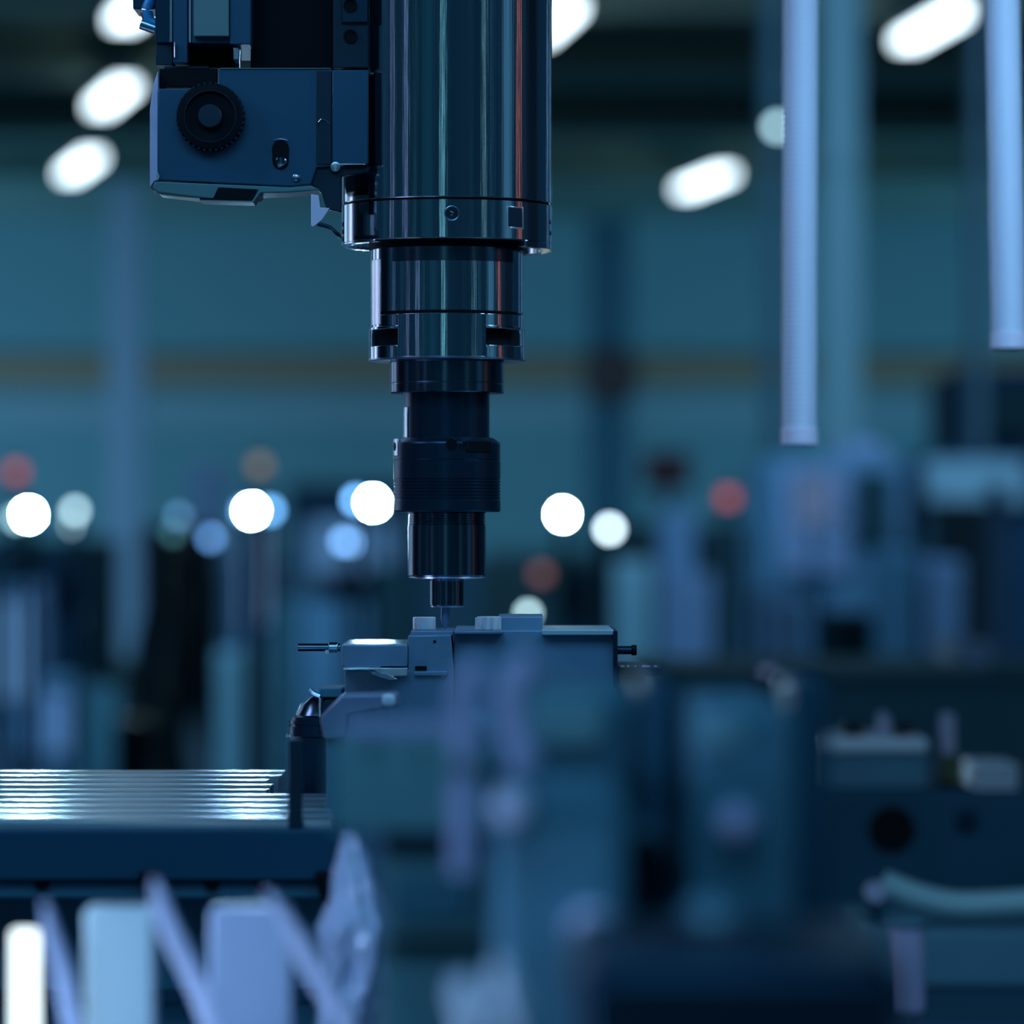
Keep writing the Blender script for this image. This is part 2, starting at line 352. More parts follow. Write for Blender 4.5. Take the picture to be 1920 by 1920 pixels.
far_machine(1716, 1990, 850, 19, 'tall blue grey machine at the right edge', M_DNAVY, M_TEAL, door=(1730, 1830, 960, None), panel=(1735, 1925, 862, 948, M_PTEAL))
far_machine(1790, 2060, 690, 24, 'dark blue machine behind, tallest at the right edge', M_DNAVY, M_DTEAL)
# cabinets, posts and stacks between them
cabinet(12, 72, 1095, 22, M_LBLUE, 'light blue narrow cabinet at the far left')
cabinet(88, 140, 1270, 18, M_MBLUE, 'low mid blue cabinet left of the dark bin')
cabinet(150, 245, 1290, 19, M_TEAL, 'low teal cabinet below the pale column')
cabinet(0, 12, 1000, 22, M_DNAVY, 'dark narrow cabinet at the left picture edge')
cabinet(440, 512, 985, 24, M_LBLUE, 'light blue tall post cabinet below the brightest left lamp')
cabinet(392, 500, 1225, 17, M_PTEAL, 'pale grey green low cabinet above the slatted table')
cabinet(505, 552, 1130, 18, M_TEAL, 'narrow teal cabinet left of the fixture')
cabinet(355, 420, 870, 30, M_LBLUE, 'faint blue cabinet behind the small blue lamps')
cabinet(700, 765, 1060, 20, M_DTEAL, 'dark green cabinet just left of the drill')
cabinet(560, 690, 1130, 19, M_MBLUE, 'mid blue cabinet above the left clamp arm')
cabinet(1152, 1226, 1050, 20, M_PTEAL, 'pale teal cabinet right of the vise block')
cabinet(1262, 1342, 1075, 20, M_LLIL, 'lilac cabinet right of the pale teal one')
cabinet(1240, 1305, 955, 25, M_LBLUE, 'small light blue box on the dark machine behind')
cabinet(1436, 1512, 1120, 14, M_LLIL, 'lilac cabinet inside the dark frame at mid right')
cabinet(1650, 1720, 1030, 15, M_MBLUE, 'blue cabinet right of the dark gap')
cabinet(1738, 1806, 1050, 15, M_LLIL, 'lilac cabinet near the right edge')
cabinet(1862, 1888, 905, 12, M_LLIL, 'very narrow tall lilac cabinet at the right edge', depth=.2)
cabinet(1560, 1640, 1150, 13, M_DTEAL, 'dark low cabinet in the middle of the right side')
cabinet(1766, 1850, 940, 17.5, M_BLK, 'black tall cabinet at the right, between lilac ones')
cabinet(1020, 1090, 1190, 15, M_DNAVY, 'night blue low cabinet behind the vise')
# bins, sacks and pipes
def barrel(px0, px1, y0, Y, m, label):
    r = (X(px1, Y)-X(px0, Y))/2; cx = (X(px0, Y)+X(px1, Y))/2; z = Z(y0, Y)
    t = thing('drum', label, 'drum', (cx, Y, 0), 'drums standing among the machines')
    mk('shell', lathe(nb(), [(r*.97, z), (r, z-.01), (r, z*.67), (r*1.04, z*.66), (r, z*.65), (r, z*.34), (r*1.04, z*.33), (r, z*.32), (r, .01), (r*.97, 0)], cx, Y, 32), m, t)
    mk('lid', cyl(nb(), (cx, Y, z), (0, 0, 1), r*.98, .015, 32), M_BLK, t)
barrel(225, 330, 1255, 16, M_BROWN, 'brown drum in front of the black machine')
barrel(215, 290, 1360, 11, M_BLK, 'black drum low at the left, just above the table')
barrel(290, 345, 1180, 20, M_BLK, 'tall black drum right of the brown one')
for nm, pts, m, lab in (('pipe', [(330, 1060), (300, 1120), (275, 1230), (285, 1330), (330, 1440)], M_BLK, 'thick black hose curving down beside the brown drum'),):
    tag(mk('floor_hose', tube(nb(), smooth_path([P(x, y, 15) for x, y in pts]+[Vector((X(340, 15), 15, .05))]), .05, 12), m), lab, 'hose')
t = thing('workbench', 'long dark teal workbench across the right half behind the fixtures', 'bench', (1.5, 6.3, 0))
mk('bench_top', wb(nb(), X(1195, 6), 3.2, 6, 6.7, Z(1272, 6), Z(1258, 6)), M_TEAL, t, .004)
mk('bench_panel', wb(nb(), X(1205, 6), 3.15, 6.03, 6.66, .04, Z(1272, 6)), mat('bench_panel_paint', (.055, .17, .20), .6, var=.15, vscale=3), t, .004)
mk('bench_plinth', wb(nb(), X(1215, 6), 3.1, 6.06, 6.6, 0, .04), M_BLK, t, .004)
t = thing('crate', 'low lilac crate on the workbench near the right edge', 'crate', (X(1828, 6.2), 6.35, Z(1258, 6)))
mk('crate_body', wb(nb(), X(1795, 6.2), X(1860, 6.2), 6.2, 6.5, Z(1258, 6), Z(1222, 6.2)), M_LLIL, t, .006)
mk('crate_rim', wb(nb(), X(1792, 6.2), X(1863, 6.2), 6.19, 6.51, Z(1222, 6.2), Z(1222, 6.2)+.012), M_LLIL, t, .003)
# glowing panels added on stands to brighten blue patches among the machines
def glow_panel(x0, x1, y0, y1, Y, col, L, label):
    t = thing('glow_stand', label, 'glow_panel', (X((x0+x1)/2, Y), Y+.1, 0), 'added glowing panels in the hall')
    mk('glow_face', wb(nb(), X(x0, Y), X(x1, Y), Y-.005, Y, Z(y1, Y), Z(y0, Y)), emis('glow_panel_%d_%d' % (x0, y0), col, L), t)
    mk('case', wb(nb(), X(x0-4, Y), X(x1+4, Y), Y+.001, Y+.06, Z(y1+4, Y), Z(y0-4, Y)), M_DNAVY, t, .004)
    mk('stand', wb(nb(), X((x0+x1)/2-6, Y), X((x0+x1)/2+6, Y), Y+.01, Y+.05, .02, Z(y1+4, Y)), M_DNAVY, t, .004)
    mk('foot', cyl(nb(), (X((x0+x1)/2, Y), Y+.03, 0), (0, 0, 1), .15, .02, 24), M_DNAVY, t)
glow_panel(8, 62, 1125, 1310, 17, (.14, .36, .75), .9, 'tall blue added glow panel at the far left above the slatted table')
glow_panel(452, 505, 985, 1170, 21, (.22, .40, .75), .8, 'upright pale blue added glow panel below the bright lamp left of the holder')
glow_panel(86, 130, 1300, 1410, 15.5, (.10, .28, .65), .6, 'small deep blue added glow panel low at the left')
glow_panel(585, 735, 975, 1075, 24, (.10, .28, .60), .5, 'wide blue added glow panel below the blue lamps left of the holder')
glow_panel(1492, 1562, 890, 985, 17.5, (.20, .34, .68), .35, 'lilac blue added glow panel in front of the slate machine door')
# frame round the lilac cabinet
t = thing('guard_frame', 'dark square guard frame round the lilac cabinet', 'frame', (X(1475, 13.5), 13.5, 0))
for x in (1412, 1532): mk('post', wb(nb(), X(x, 13.5), X(x+12, 13.5), 13.5, 13.53, 0, Z(1108, 13.5)), M_DNAVY, t, .003)
mk('rail', wb(nb(), X(1412, 13.5), X(1544, 13.5), 13.5, 13.53, Z(1118, 13.5), Z(1108, 13.5)), M_DNAVY, t, .003)

# lamps: pixel position, distance, glow radius in px, colour, radiance
LB = (.30, .55, 1)
for px, py, Y, r, c, L, lab in (
    (55, 965, 13, 8, (.45, .80, .95), 26000, 'bright white work lamp at the far left'),
    (32, 972, 13.6, 11, (.4, .75, .85), 4.5, 'dim pale lamp half behind the bright far left lamp'),
    (141, 958, 13, 12, (.5, .78, .88), 4.5, 'dim grey white lamp right of the far left bright one, upper'),
    (141, 984, 13.6, 12, (.5, .78, .88), 3.5, 'dim grey white lamp right of the far left bright one, lower'),
    (472, 958, 13, 8, (.36, .66, 1), 18000, 'bright white lamp left of the tool holder'),
    (506, 957, 13.6, 13, (.14, .42, .85), 6, 'blue lamp half behind the bright lamp left of the holder'),
    (459, 958, 14.2, 13, (.14, .42, .85), 5, 'second blue lamp just left behind the same bright lamp'),
    (395, 1009, 12.4, 10, (.12, .33, .75), 5, 'round blue lamp below left of the bright lamp'),
    (335, 968, 12, 10, (.12, .32, .6), 3, 'faint blue lamp left of the round blue lamp'),
    (324, 1000, 11.5, 9, (.08, .3, .35), 2.2, 'faint teal lamp lowest in the left lamp cluster'),
    (700, 943, 13, 8, (.36, .66, 1), 8000, 'bright white lamp touching the tool holder'),
    (668, 938, 13.6, 13, (.16, .46, .95), 7, 'blue lamp half behind the bright lamp touching the holder'),
    (645, 1015, 14.4, 13, (.18, .42, .85), 4.5, 'large soft blue lamp below the holder lamp, left one'),
    (664, 1017, 13.8, 14, (.18, .42, .85), 4.5, 'large soft blue lamp below the holder lamp, right one'),
    (1055, 965, 13, 8, (.85, .98, 1), 400, 'bright white lamp right of the tool holder'),
    (1143, 992, 14, 12, (.62, .80, .90), 9.5, 'greyish white round lamp right of the bright right lamp'),
    (990, 1150, 8, 9, (.50, .78, .85), 8, 'small pale lamp half hidden behind the vise block'),
    (1438, 1262, 5.2, 9, (.16, .24, .50), .9, 'faint lilac lamp below the framed lilac cabinet'),
): post_lamp(px, py, Y, r, c, L, lab)
for px, py, Y, r, c, L, lab in (
    (30, 884, 14, 13, (.55, .09, .08), 1.5, 'red lit signal tower above the far left white lamp'),
    (487, 872, 14, 13, (.32, .25, .18), 1.3, 'amber signal tower above the lamp left of the holder'),
    (1365, 932, 14, 14, (.55, .09, .08), 1.3, 'red lit signal tower at mid right'),
    (1015, 1075, 14, 12, (.30, .14, .15), 1.3, 'dim reddish signal tower above the vise block'),
): signal_tower(px, py, Y, r, c, L, lab)
t = thing('alarm_post', 'dark red box on a post behind, left of the red signal tower', 'alarm box', (X(1250, 30), 30.1, 0))
mk('alarm_box', bx(nb(), 1208, 1295, 848, 915, 30, 30.2), M_DRED, t, .02)
mk('post', cyl(nb(), (X(1250, 30), 30.1, 0), (0, 0, 1), .03, Z(915, 30), 12), M_DTEAL, t)

# ================================================================== RIBBED HOSES, RIGHT
def ribbed_hose(cx_top, cx_bot, y_end, rpx, Y, label):
    ztop = 1.654; zb = Z(y_end, Y); r = rpx*S*Y; n = int((ztop-zb)/.0030); prof = []
    t = thing('ribbed_hose', label, 'hose', (X(cx_bot, Y), Y, zb))
    for i in range(n+1):
        z = ztop-(ztop-zb)*i/n
        prof += [(r, z), (r*1.02, z-.0007), (r*.95, z-.0015), (r*.94, z-.0022)]
    bm = lathe(nb(), [p for p in prof if p[1] > zb+.004]+[(r*.9, zb+.003)], X(cx_bot, Y), Y, 32)
    for v in bm.verts:
        v.co.x += (X(cx_top, Y)-X(cx_bot, Y))*(v.co.z-zb)/(Z(0, Y)-zb)
    mk('corrugated_tube', bm, M_HOSE, t, ang=80)
    mk('end_cuff', lathe(nb(), [(r*.98, zb+.006), (r*1.05, zb+.005), (r*1.05, zb-.004), (r*.8, zb-.005)], X(cx_bot, Y), Y, 32), M_LILAC, t)
ribbed_hose(1501, 1499, 820, 33, 2.45, 'pale blue ribbed hose hanging left of the green column')
ribbed_hose(1880, 1892, 640, 33, 2.42, 'pale blue ribbed hose hanging at the right picture edge')

# crossbeam over the frame that carries head and hoses
t = thing('machine_gantry', 'dark machine crossbeam above the picture carrying the spindle', 'machine', (0, 2.3, 0))
mk('crossbeam', wb(nb(), -1.3, 1.3, 2.15, 2.6, 1.655, 1.95), M_NAVY, t, .01)
for x in (-1.3, 1.1): mk('upright', wb(nb(), x, x+.2, 2.2, 2.6, 0, 1.66), M_NAVY, t, .01)

# ================================================================== SPINDLE
K = S*AY
def zz(py): return CAMZ+(1000-py)*K
def R_(px): return px*K
def ringprof(l): return [(R_(r), zz(y)) for r, y in l]
def sp(name, prof, m, parent, seg=160, **k): return mk(name, lathe(nb(), ringprof(prof), AX, AY, seg), m, parent, ang=12, **k)
def arc(bm, Ro, Ri, a0, a1, y0, y1, n=None):
    """solid piece of a pipe wall between picture rows y0,y1; angles in degrees, 0 = towards the camera, positive = right"""
    n = n or max(2, int(abs(a1-a0)/4)); g = []
    for i in range(n+1):
        a = math.radians(a0+(a1-a0)*i/n); s, c = math.sin(a), -math.cos(a)
        g.append([bm.verts.new((AX+R*s, AY+R*c, z)) for R, z in ((R_(Ro), zz(y0)), (R_(Ro), zz(y1)), (R_(Ri), zz(y1)), (R_(Ri), zz(y0)))])
    for A, B in zip(g, g[1:]):
        for j in range(4): bm.faces.new((A[j], A[(j+1) % 4], B[(j+1) % 4], B[j]))
    bm.faces.new(g[0]); bm.faces.new(g[-1][::-1]); bmesh.ops.recalc_face_normals(bm, faces=bm.faces[:]); return bm
def ang(px, R): return math.degrees(math.asin(max(-1, min(1, (px-838)/R))))

spd = thing('milling_spindle', 'polished steel cylindrical milling spindle hanging from the top, centre', 'spindle', (AX, AY, zz(675)))
sp('spindle_body', [(197, -750), (197, 383), (196, 384.5)], M_CHROME, spd)
mk('mounting_plate', wb(nb(), AX-.04, AX+.04, AY+.04, AY+.12, 1.5, 1.654), M_NAVY, spd, .002)
sp('seam_ring', [(192, 383), (192, 389)], M_BLACK, spd)
col_ = sp('collar', [(196, 387.5), (198, 389), (198, 458), (196, 460), (150, 460)], M_CHROME, spd)
mk('collar_lip', arc(nb(), 198, 178, ang(985, 198), 150, 459, 471), M_CHROME, spd, .0003)
mk('collar_lip', arc(nb(), 198, 178, -150, ang(708, 198), 459, 463), M_CHROME, spd, .0003)
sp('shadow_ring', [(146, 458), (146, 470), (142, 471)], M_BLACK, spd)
# pocket, cap screw and index marks on the collar
bm = nb(); a0, a1 = ang(950, 198), ang(981, 198)
arc(bm, 198.9, 197, a0, a1, 399, 401.5); arc(bm, 198.9, 197, a0, a1, 437, 440); arc(bm, 198.9, 197, a0, a0+1, 399, 440, 2); arc(bm, 198.9, 197, a1-1, a1, 399, 440, 2)
pk = mk('pocket_rim', bm, M_EDGE, spd, .0001)
mk('pocket_floor', arc(nb(), 198.3, 197, a0+1, a1-1, 401, 438), M_DARKST, spd)
def rad(px, py, R):
    a = math.radians(ang(px, R)); d = Vector((math.sin(a), -math.cos(a), 0)); return Vector((AX+R_(R)*d.x, AY+R_(R)*d.y, zz(py))), d
c, d = rad(850, 415, 198)
mk('cap_screw', cyl(nb(), c-d*.001, d, R_(11), .0012, 32), M_BLACKST, spd, .0002)
mk('screw_rim', torus(nb(), c+d*.0001, d, R_(13), R_(1.2)), M_STEEL, spd)
mk('screw_key', tube(nb(), [c+d*.0006+Vector((-.0008, 0, .001)), c+d*.0006+Vector((.0008, 0, .0004)), c+d*.0006+Vector((-.0004, 0, -.0012))], .0003, 6), M_EDGE, spd)
for yy in (424, 438, 452):
    c, d = rad(645, yy, 198); mk('index_mark', cyl(nb(), c-d*.001, d, R_(4.5), .0013, 12), M_BLACK, spd)
for xx, yy in ((1031, 420), (1032, 440)):
    c, d = rad(xx, yy, 198); mk('index_mark', cyl(nb(), c-d*.001, d, R_(4), .0013, 12), M_DARKST, spd)
# nose
sp('nose_upper', [(143, 468), (143, 588), (140, 590)], M_CHROME, spd)
mk('nose_highlight_facet', arc(nb(), 144.5, 142, -80, -58, 490, 612), M_EDGE, spd, .0002)  # brighter metal carries the left highlight of the nose in its colour
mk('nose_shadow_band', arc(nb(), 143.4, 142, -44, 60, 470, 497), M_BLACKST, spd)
sp('nose_groove', [(139, 588), (139, 595)], M_BLACK, spd)
sp('drive_core', [(126, 594), (126, 672)], M_BLACK, spd)
bm = nb()
aL0, aL1 = ang(699, 147), ang(748, 147); aR0, aR1 = ang(913, 147), ang(975, 147)
arc(bm, 145, 124, aL1, aR0, 594, 674)                       # front boss
arc(bm, 143, 124, -180, aL1, 594, 616); arc(bm, 143, 124, aR0, 180, 594, 616)
arc(bm, 147, 124, -180, aL1, 616, 621); arc(bm, 147, 124, aR0, 180, 616, 621)
arc(bm, 147, 124, -180, aL1, 652, 675); arc(bm, 147, 124, aR0, 180, 652, 675)
arc(bm, 147, 124, -180, aL0, 621, 652); arc(bm, 147, 124, aR1, 180, 621, 652)
mk('drive_ring', bm, M_CHROME, spd, .0002)
sp('nose_lip', [(147.5, 674), (147.5, 676.5), (145, 678)], M_STEEL, spd)

# tool holder
th = thing('tool_holder', 'black steel tool holder clamped below the spindle nose', 'tool holder', (AX, AY, zz(1083)))
sp('holder_flange', [(105, 677), (107, 680), (107, 718), (106.3, 719), (106.3, 720.5), (107, 721.5), (107, 736), (105, 738)], M_BLACKST, th)
sp('holder_neck', [(80, 737), (80, 822), (79, 823)], M_DARKST, th)
mk('neck_highlight_flat', arc(nb(), 82, 79, -90, -64, 764, 821), M_EDGE, th, .0002)  # left highlight on the neck put in as brighter metal
prof = [(84, 821), (88, 822), (99, 830), (100, 833), (100, 862), (99.3, 863), (99.3, 865), (100.5, 866), (100.5, 896)]
for y in range(898, 932, 6): prof += [(100.5, y), (99, y+1), (99, y+3), (100.5, y+4)]
prof += [(100.5, 934), (99.5, 935), (99.5, 938), (100.5, 939), (100.5, 957), (98, 960), (70, 960)]
sp('chuck_body', prof, M_DARKST, th)
for px, py, rr in ((848, 829+6, 9), (742, 838, 7), (872, 836, 6)):
    c, d = rad(px, py, 100); mk('balance_hole', cyl(nb(), c-d*.002, d, R_(rr), .0024, 28), M_BLACK, th)
    mk('hole_rim', torus(nb(), c+d*.0003, d, R_(rr+1), R_(.8), 28, 6), M_BLACKST, th)
mk('wrench_flat', arc(nb(), 101.5, 98, ang(875, 100), ang(920, 100), 828, 850), M_BLACK, th, .0003)
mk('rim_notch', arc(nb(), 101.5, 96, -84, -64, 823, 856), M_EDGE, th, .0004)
prof = [(72, 959), (72.5, 962)]
for y in range(963, 984, 5): prof += [(72.5, y), (71, y+1), (71, y+3), (72.5, y+4)]
prof += [(73, 985), (73, 1078), (71, 1082)]
sp('collet_nut', prof, M_BLACKST, th)
sp('nut_lip', [(71, 1081), (72, 1082.2), (71, 1084), (40, 1086)], M_EDGE, th)
sp('collet', [(30, 1084), (32, 1089), (32, 1134), (30.5, 1137)], M_BLACKST, th)
sp('collet_lip', [(31, 1136), (32, 1136.6), (31, 1138), (12, 1138.4)], M_EDGE, th)
db = thing('drill_bit', 'thin steel drill bit pointing down from the tool holder', 'drill bit', (AX, AY, zz(1182)))
bm = nb(); rings = []
for i in range(25):
    f = i/24; y = 1136+46*f; rr = 8.5 if f < .45 else 8.5*(1-((f-.45)/.55)**1.6)+.4; ring = []
    for j in range(20):
        a = 2*PI*j/20; rj = R_(rr)*(1-.10*(1+math.cos(2*(a-f*4)))/2); ring.append(bm.verts.new((AX-R_(3)+rj*math.cos(a), AY+rj*math.sin(a), zz(y))))
    rings.append(ring)
for A, B in zip(rings, rings[1:]):
    for j in range(20): bm.faces.new((A[j], B[j], B[(j+1) % 20], A[(j+1) % 20]))
bm.faces.new(rings[0]); bm.faces.new(rings[-1][::-1]); bmesh.ops.recalc_face_normals(bm, faces=bm.faces[:])
mk('fluted_shank', bm, mat('drill_steel', (.16, .26, .42), .4, .6), db)

# ================================================================== DRIVE BOX, UPPER LEFT
F = 2.008                                                  # front plane of the box
dbx = thing('drive_box', 'dark blue drive box with a round black knob, bolted left of the spindle', 'machine head', (X(480, F), 2.02, Z(375, F)))
mk('housing', prism(nb(), [(296, 166), (408, 166), (408, 128), (622, 129), (622, 312), (594, 314), (583, 346), (545, 350), (296, 338)], F, F+.05), M_BOX, dbx, .0006)
mk('side_plate', prism(nb(), [(281, 205), (287, 160), (296, 133), (296, 338), (289, 340), (281, 352)], F+.002, F+.045), M_LSIDE, dbx, .0003)
mk('clamp_plate', bx(nb(), 622.8, 691, 131, 308, F-.001, F+.004), M_BOX, dbx, .0006)
mk('corner_block', bx(nb(), 299, 407, 129, 164, F+.012, F+.05), M_BLACK, dbx, .0004)
mk('corner_plate', bx(nb(), 308, 392, 124, 129, F+.014, F+.10), M_NAVY, dbx, .0003)
mk('seam_strip', bx(nb(), 593, 621, 133, 308, F-.0006, F+.004), M_NAVY, dbx, .0002)
mk('bottom_cover', prism(nb(), [(290, 340), (545, 351), (583, 348), (600, 356), (540, 361), (490, 362), (478, 372), (400, 374), (296, 361), (286, 352)], F-.001, F+.03), M_BOX2, dbx, .0006)
mk('bottom_recess', prism(nb(), [(409, 351), (484, 355), (472, 376), (374, 374), (375, 371), (400, 371)], F-.002, F+.02), M_BLACK, dbx, .0002)
mk('recess_edge', prism(nb(), [(374, 374.5), (472, 377), (484, 361), (487, 361), (474, 379.5), (374, 376.5)], F-.0025, F+.02), M_BOX2, dbx)
c = P(396, 221, F)
def front_lathe(name, prof, c, m, parent, seg=72):
    bm = lathe(nb(), prof, 0, 0, seg)
    bmesh.ops.transform(bm, matrix=Matrix.Translation(c)@Matrix.Rotation(PI/2, 4, 'X'), verts=bm.verts[:])
    return mk(name, bm, m, parent)
q = S*F
kn = front_lathe('knob', [(63*q, -.001), (63*q, .006), (60*q, .0072), (49*q, .0076), (47*q, .0060), (24*q, .0056)], c, M_BLACK, dbx)
bm = nb()
for i in range(36):
    a = 2*PI*i/36; cyl(bm, c+Vector((62.6*q*math.cos(a), -.0008, 62.6*q*math.sin(a))), (0, -1, 0), .0006, .006, 6)
mk('knurling', bm, M_DARKST, dbx)
front_lathe('knob_hub', [(22*q, .004), (22*q, .009), (20*q, .0096), (4*q, .0097)], c, M_NAVY, dbx, 48)
mk('knob_ring', torus(nb(), c+Vector((0, -.0076, 0)), (0, 1, 0), 48*q, .0003, 60, 6), M_DARKST, dbx)
bm = nb(); pts = []
for i in range(12): a = PI*i/11; pts.append((526+16*math.cos(a), 279-16*math.sin(a)))
for i in range(12): a = PI+PI*i/11; pts.append((526+15*math.cos(a), 302-15*math.sin(a)))
mk('slot', prism(bm, pts, F-.0008, F+.004), M_BLACK, dbx)
cyl_ = front_lathe('slot_screw', [(11*q, 0), (11*q, .0018), (8*q, .0024), (3*q, .0022)], P(527, 304, F), M_BLACKST, dbx, 32)
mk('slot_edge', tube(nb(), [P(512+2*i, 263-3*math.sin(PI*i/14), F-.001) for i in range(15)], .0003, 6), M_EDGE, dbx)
front_lathe('screw', [(7*q, 0), (7*q, .0015), (4*q, .002)], P(556, 333, F), M_STEEL, dbx, 24)
front_lathe('screw', [(9*q, 0), (9*q, .001), (5*q, .0012)], P(629, 313, F), M_EDGE, dbx, 24)
mk('scratch_mark', tube(nb(), [P(598, 241, F-.0012), P(597, 229, F-.0012), P(602, 223, F-.0012), P(612, 226, F-.0012), P(616, 232, F-.0012)], .00022, 6), M_STEEL, dbx)
mk('top_edge', bx(nb(), 412, 620, 127.3, 129.5, F-.0006, F+.01), M_BOX2, dbx, .0002)
mk('plate_lower_edge', bx(nb(), 626, 686, 306.5, 309, F-.0016, F+.004), M_EDGE, dbx, .0002)
mk('left_rib', prism(nb(), [(294, 325), (296, 322), (299, 330), (297, 338), (293, 336)], F-.001, F+.005), M_EDGE, dbx)
# upper structure of the head
hd = thing('spindle_carrier', 'dark upper machine carrier with covers and bolt holes, cut by the top edge', 'machine head', (X(480, F), 2.0, Z(127, F)))
T0 = -840
for nm, m, x0, x1, y0, y1, Y0, Y1 in (
    ('guide_rail', M_DARKST, 291, 324, T0, 80, F+.02, F+.06), ('rail_foot', M_NAVY, 292, 324, 80, 122, F+.022, F+.06),
    ('cover_strip', M_BOX, 325, 352, T0, 118, F+.01, F+.07), ('glass_edge', M_EDGE, 353.5, 359, T0, 80, F+.006, F+.02),
    ('side_cover', M_BOX, 431, 470, T0, 83, F, F+.07), ('panel_back', M_BOX, 360, 432, T0, 81, F+.004, F+.07),
    ('front_panel', M_PANEL, 363, 429, T0, 68, F-.001, F+.004),
    ('dark_gap_block', M_BLACK, 352, 440, 81, 127, F+.03, F+.08), ('black_cover', M_BLACK, 470, 623, T0, 128, F+.02, F+.08),
    ('bracket', M_NAVY, 624, 691, T0, 127, F+.001, F+.006), ('bracket_step', M_DARKST, 640, 690, T0, 42, F-.001, F+.001),
    ('cable_clip', M_STEEL, 437, 448, 88, 112, F+.004, F+.02), ('clip_edge', M_EDGE, 448, 451, 86, 128, F+.003, F+.01),
    ('thin_edge', M_EDGE, 326, 329, 78, 108, F+.006, F+.012), ('rail_edge', M_STEEL, 317, 324, T0, 79, F+.015, F+.03)):
    mk(nm, bx(nb(), x0, x1, y0, y1, Y0, Y1), m, hd, .0004)
mk('carrier_back', wb(nb(), X(480, F), X(600, F), F+.081, 2.148, 1.46, 1.64), M_NAVY, hd, .001)
for py in (10, 68): front_lathe('bolt_hole', [(13*q, 0), (13*q, .0012), (10*q, .0012), (9*q, .0004), (2*q, .0003)], P(657, py, F-.001 if py < 40 else F+.001), M_BLACK, hd, 32)
# small fitting in front of the top-left ceiling light
ft = thing('hose_fitting', 'small dark hose fitting with copper and blue parts at the top left', 'fitting', (X(275, F+.03), F+.04, Z(60, F+.03)))
mk('fitting_block', bx(nb(), 249, 292, -60, 17, F+.03, F+.06), M_DARKST, ft, .0006)
mk('elbow', tube(nb(), smooth_path([P(283, 0, F+.03), P(276, 18, F+.03), P(280, 38, F+.03), P(293, 46, F+.03)]), .0028, 14), M_BLUEF, ft)
mk('copper_nut', cyl(nb(), P(270, 22, F+.03), (.3, 0, -1), .0022, .004, 6), M_BRASS, ft, .0002)
mk('thumb_screw', cyl(nb(), P(264, 44, F+.03), (1, 0, -.35), .0027, .008, 20), M_STEEL, ft, .0003)
# bracket and lilac sensor tab under the box
br = thing('sensor_bracket', 'dark bracket with a pale lilac tab beside the spindle collar', 'bracket', (X(615, F), F+.06, Z(430, F)))
mk('bracket_arm', prism(nb(), [(590, 313), (692, 311), (692, 322), (640, 330), (640, 398), (612, 392), (603, 362), (590, 352), (583, 342)], F+.002, F+.008), M_NAVY, br, .0005)
mk('lilac_tab', prism(nb(), [(583, 364), (597, 366), (600, 389), (618, 390), (604, 412), (588, 426), (583, 424)], F-.001, F+.002), M_LILAC, br, .0003)
mk('cable', tube(nb(), smooth_path([P(596, 420, F), P(618, 426, F), P(632, 438, F), P(638, 444, F+.02)]), .0010, 8), M_NAVY, br)

# ================================================================== TABLE WITH SLATS, LEFT
TZ = 1.08
bed = thing('machine_bed', 'dark machine bed carrying table and fixtures, mostly below the picture', 'machine', (-.2, 1.7, 0))
mk('bed_body', wb(nb(), -1.0, .16, 1.245, 2.45, 0, 1.0), M_BED, bed, .01)
tb = thing('slatted_table', 'shiny steel slatted machine table at the left, reflecting lamps', 'table', (-.3, 1.95, 1.0))
x1t = X(538, 2.15)
Ya, Yb = 1.765, 2.15; n = 10
for i in range(n):
    y0 = Ya+(Yb-Ya)*i/n; y1 = Ya+(Yb-Ya)*(i+1)/n; g = .005 if i != 5 else .010; bm = nb(); prof = []
    for k in range(9):
        f = k/8; prof.append((y0+g/2+(y1-y0-g)*f, TZ-.00038*(2*f-1)**2))
    prof = prof+[(y1-g/2, TZ-.012), (y0+g/2, TZ-.012)]
    xl, xr = -.95, (X(619, y0) if y1 < 1.99 else x1t-(.004 if i % 3 == 1 else 0))
    A = [bm.verts.new((xl, y, z)) for y, z in prof]; B = [bm.verts.new((xr, y, z)) for y, z in prof]
    bm.faces.new(A); bm.faces.new(B[::-1])
    for k in range(len(A)): bm.faces.new((A[k], B[k], B[(k+1) % len(A)], A[(k+1) % len(A)]))
    bmesh.ops.recalc_face_normals(bm, faces=bm.faces[:]); mk('slat', bm, M_PLATE, tb, .0003)
mk('slat_carrier', wb(nb(), -.95, x1t-.002, Ya+.002, Yb, TZ-.03, TZ-.0105), M_BLACKST, tb, .001)
mk('front_rail', wb(nb(), -.95, X(632, 1.75), 1.75, 1.79, TZ-.024, TZ-.003), M_BED if False else M_CAST2, tb, .0012)
mk('lower_rail', wb(nb(), -.95, X(628, 1.76), 1.757, 1.80, TZ-.032, TZ-.0245), M_CAST, tb, .0012)
mk('table_foot', wb(nb(), -.95, X(530, 2.15), 1.83, 2.14, 1.0, TZ-.03), M_BED, tb, .002)
for x in (275, 606): mk('rail_bracket', prism(nb(), [(x-18, 1638), (x+20, 1638), (x+16, 1668), (x+10, 1700), (x-4, 1690)], 1.735, 1.757), M_BLACK, tb, .001)
for x in (80, 398, 490): mk('rail_bolt', cyl(nb(), P(x, 1655, 1.757), (0, -1, 0), .003, .004, 12), M_BLACK, tb)
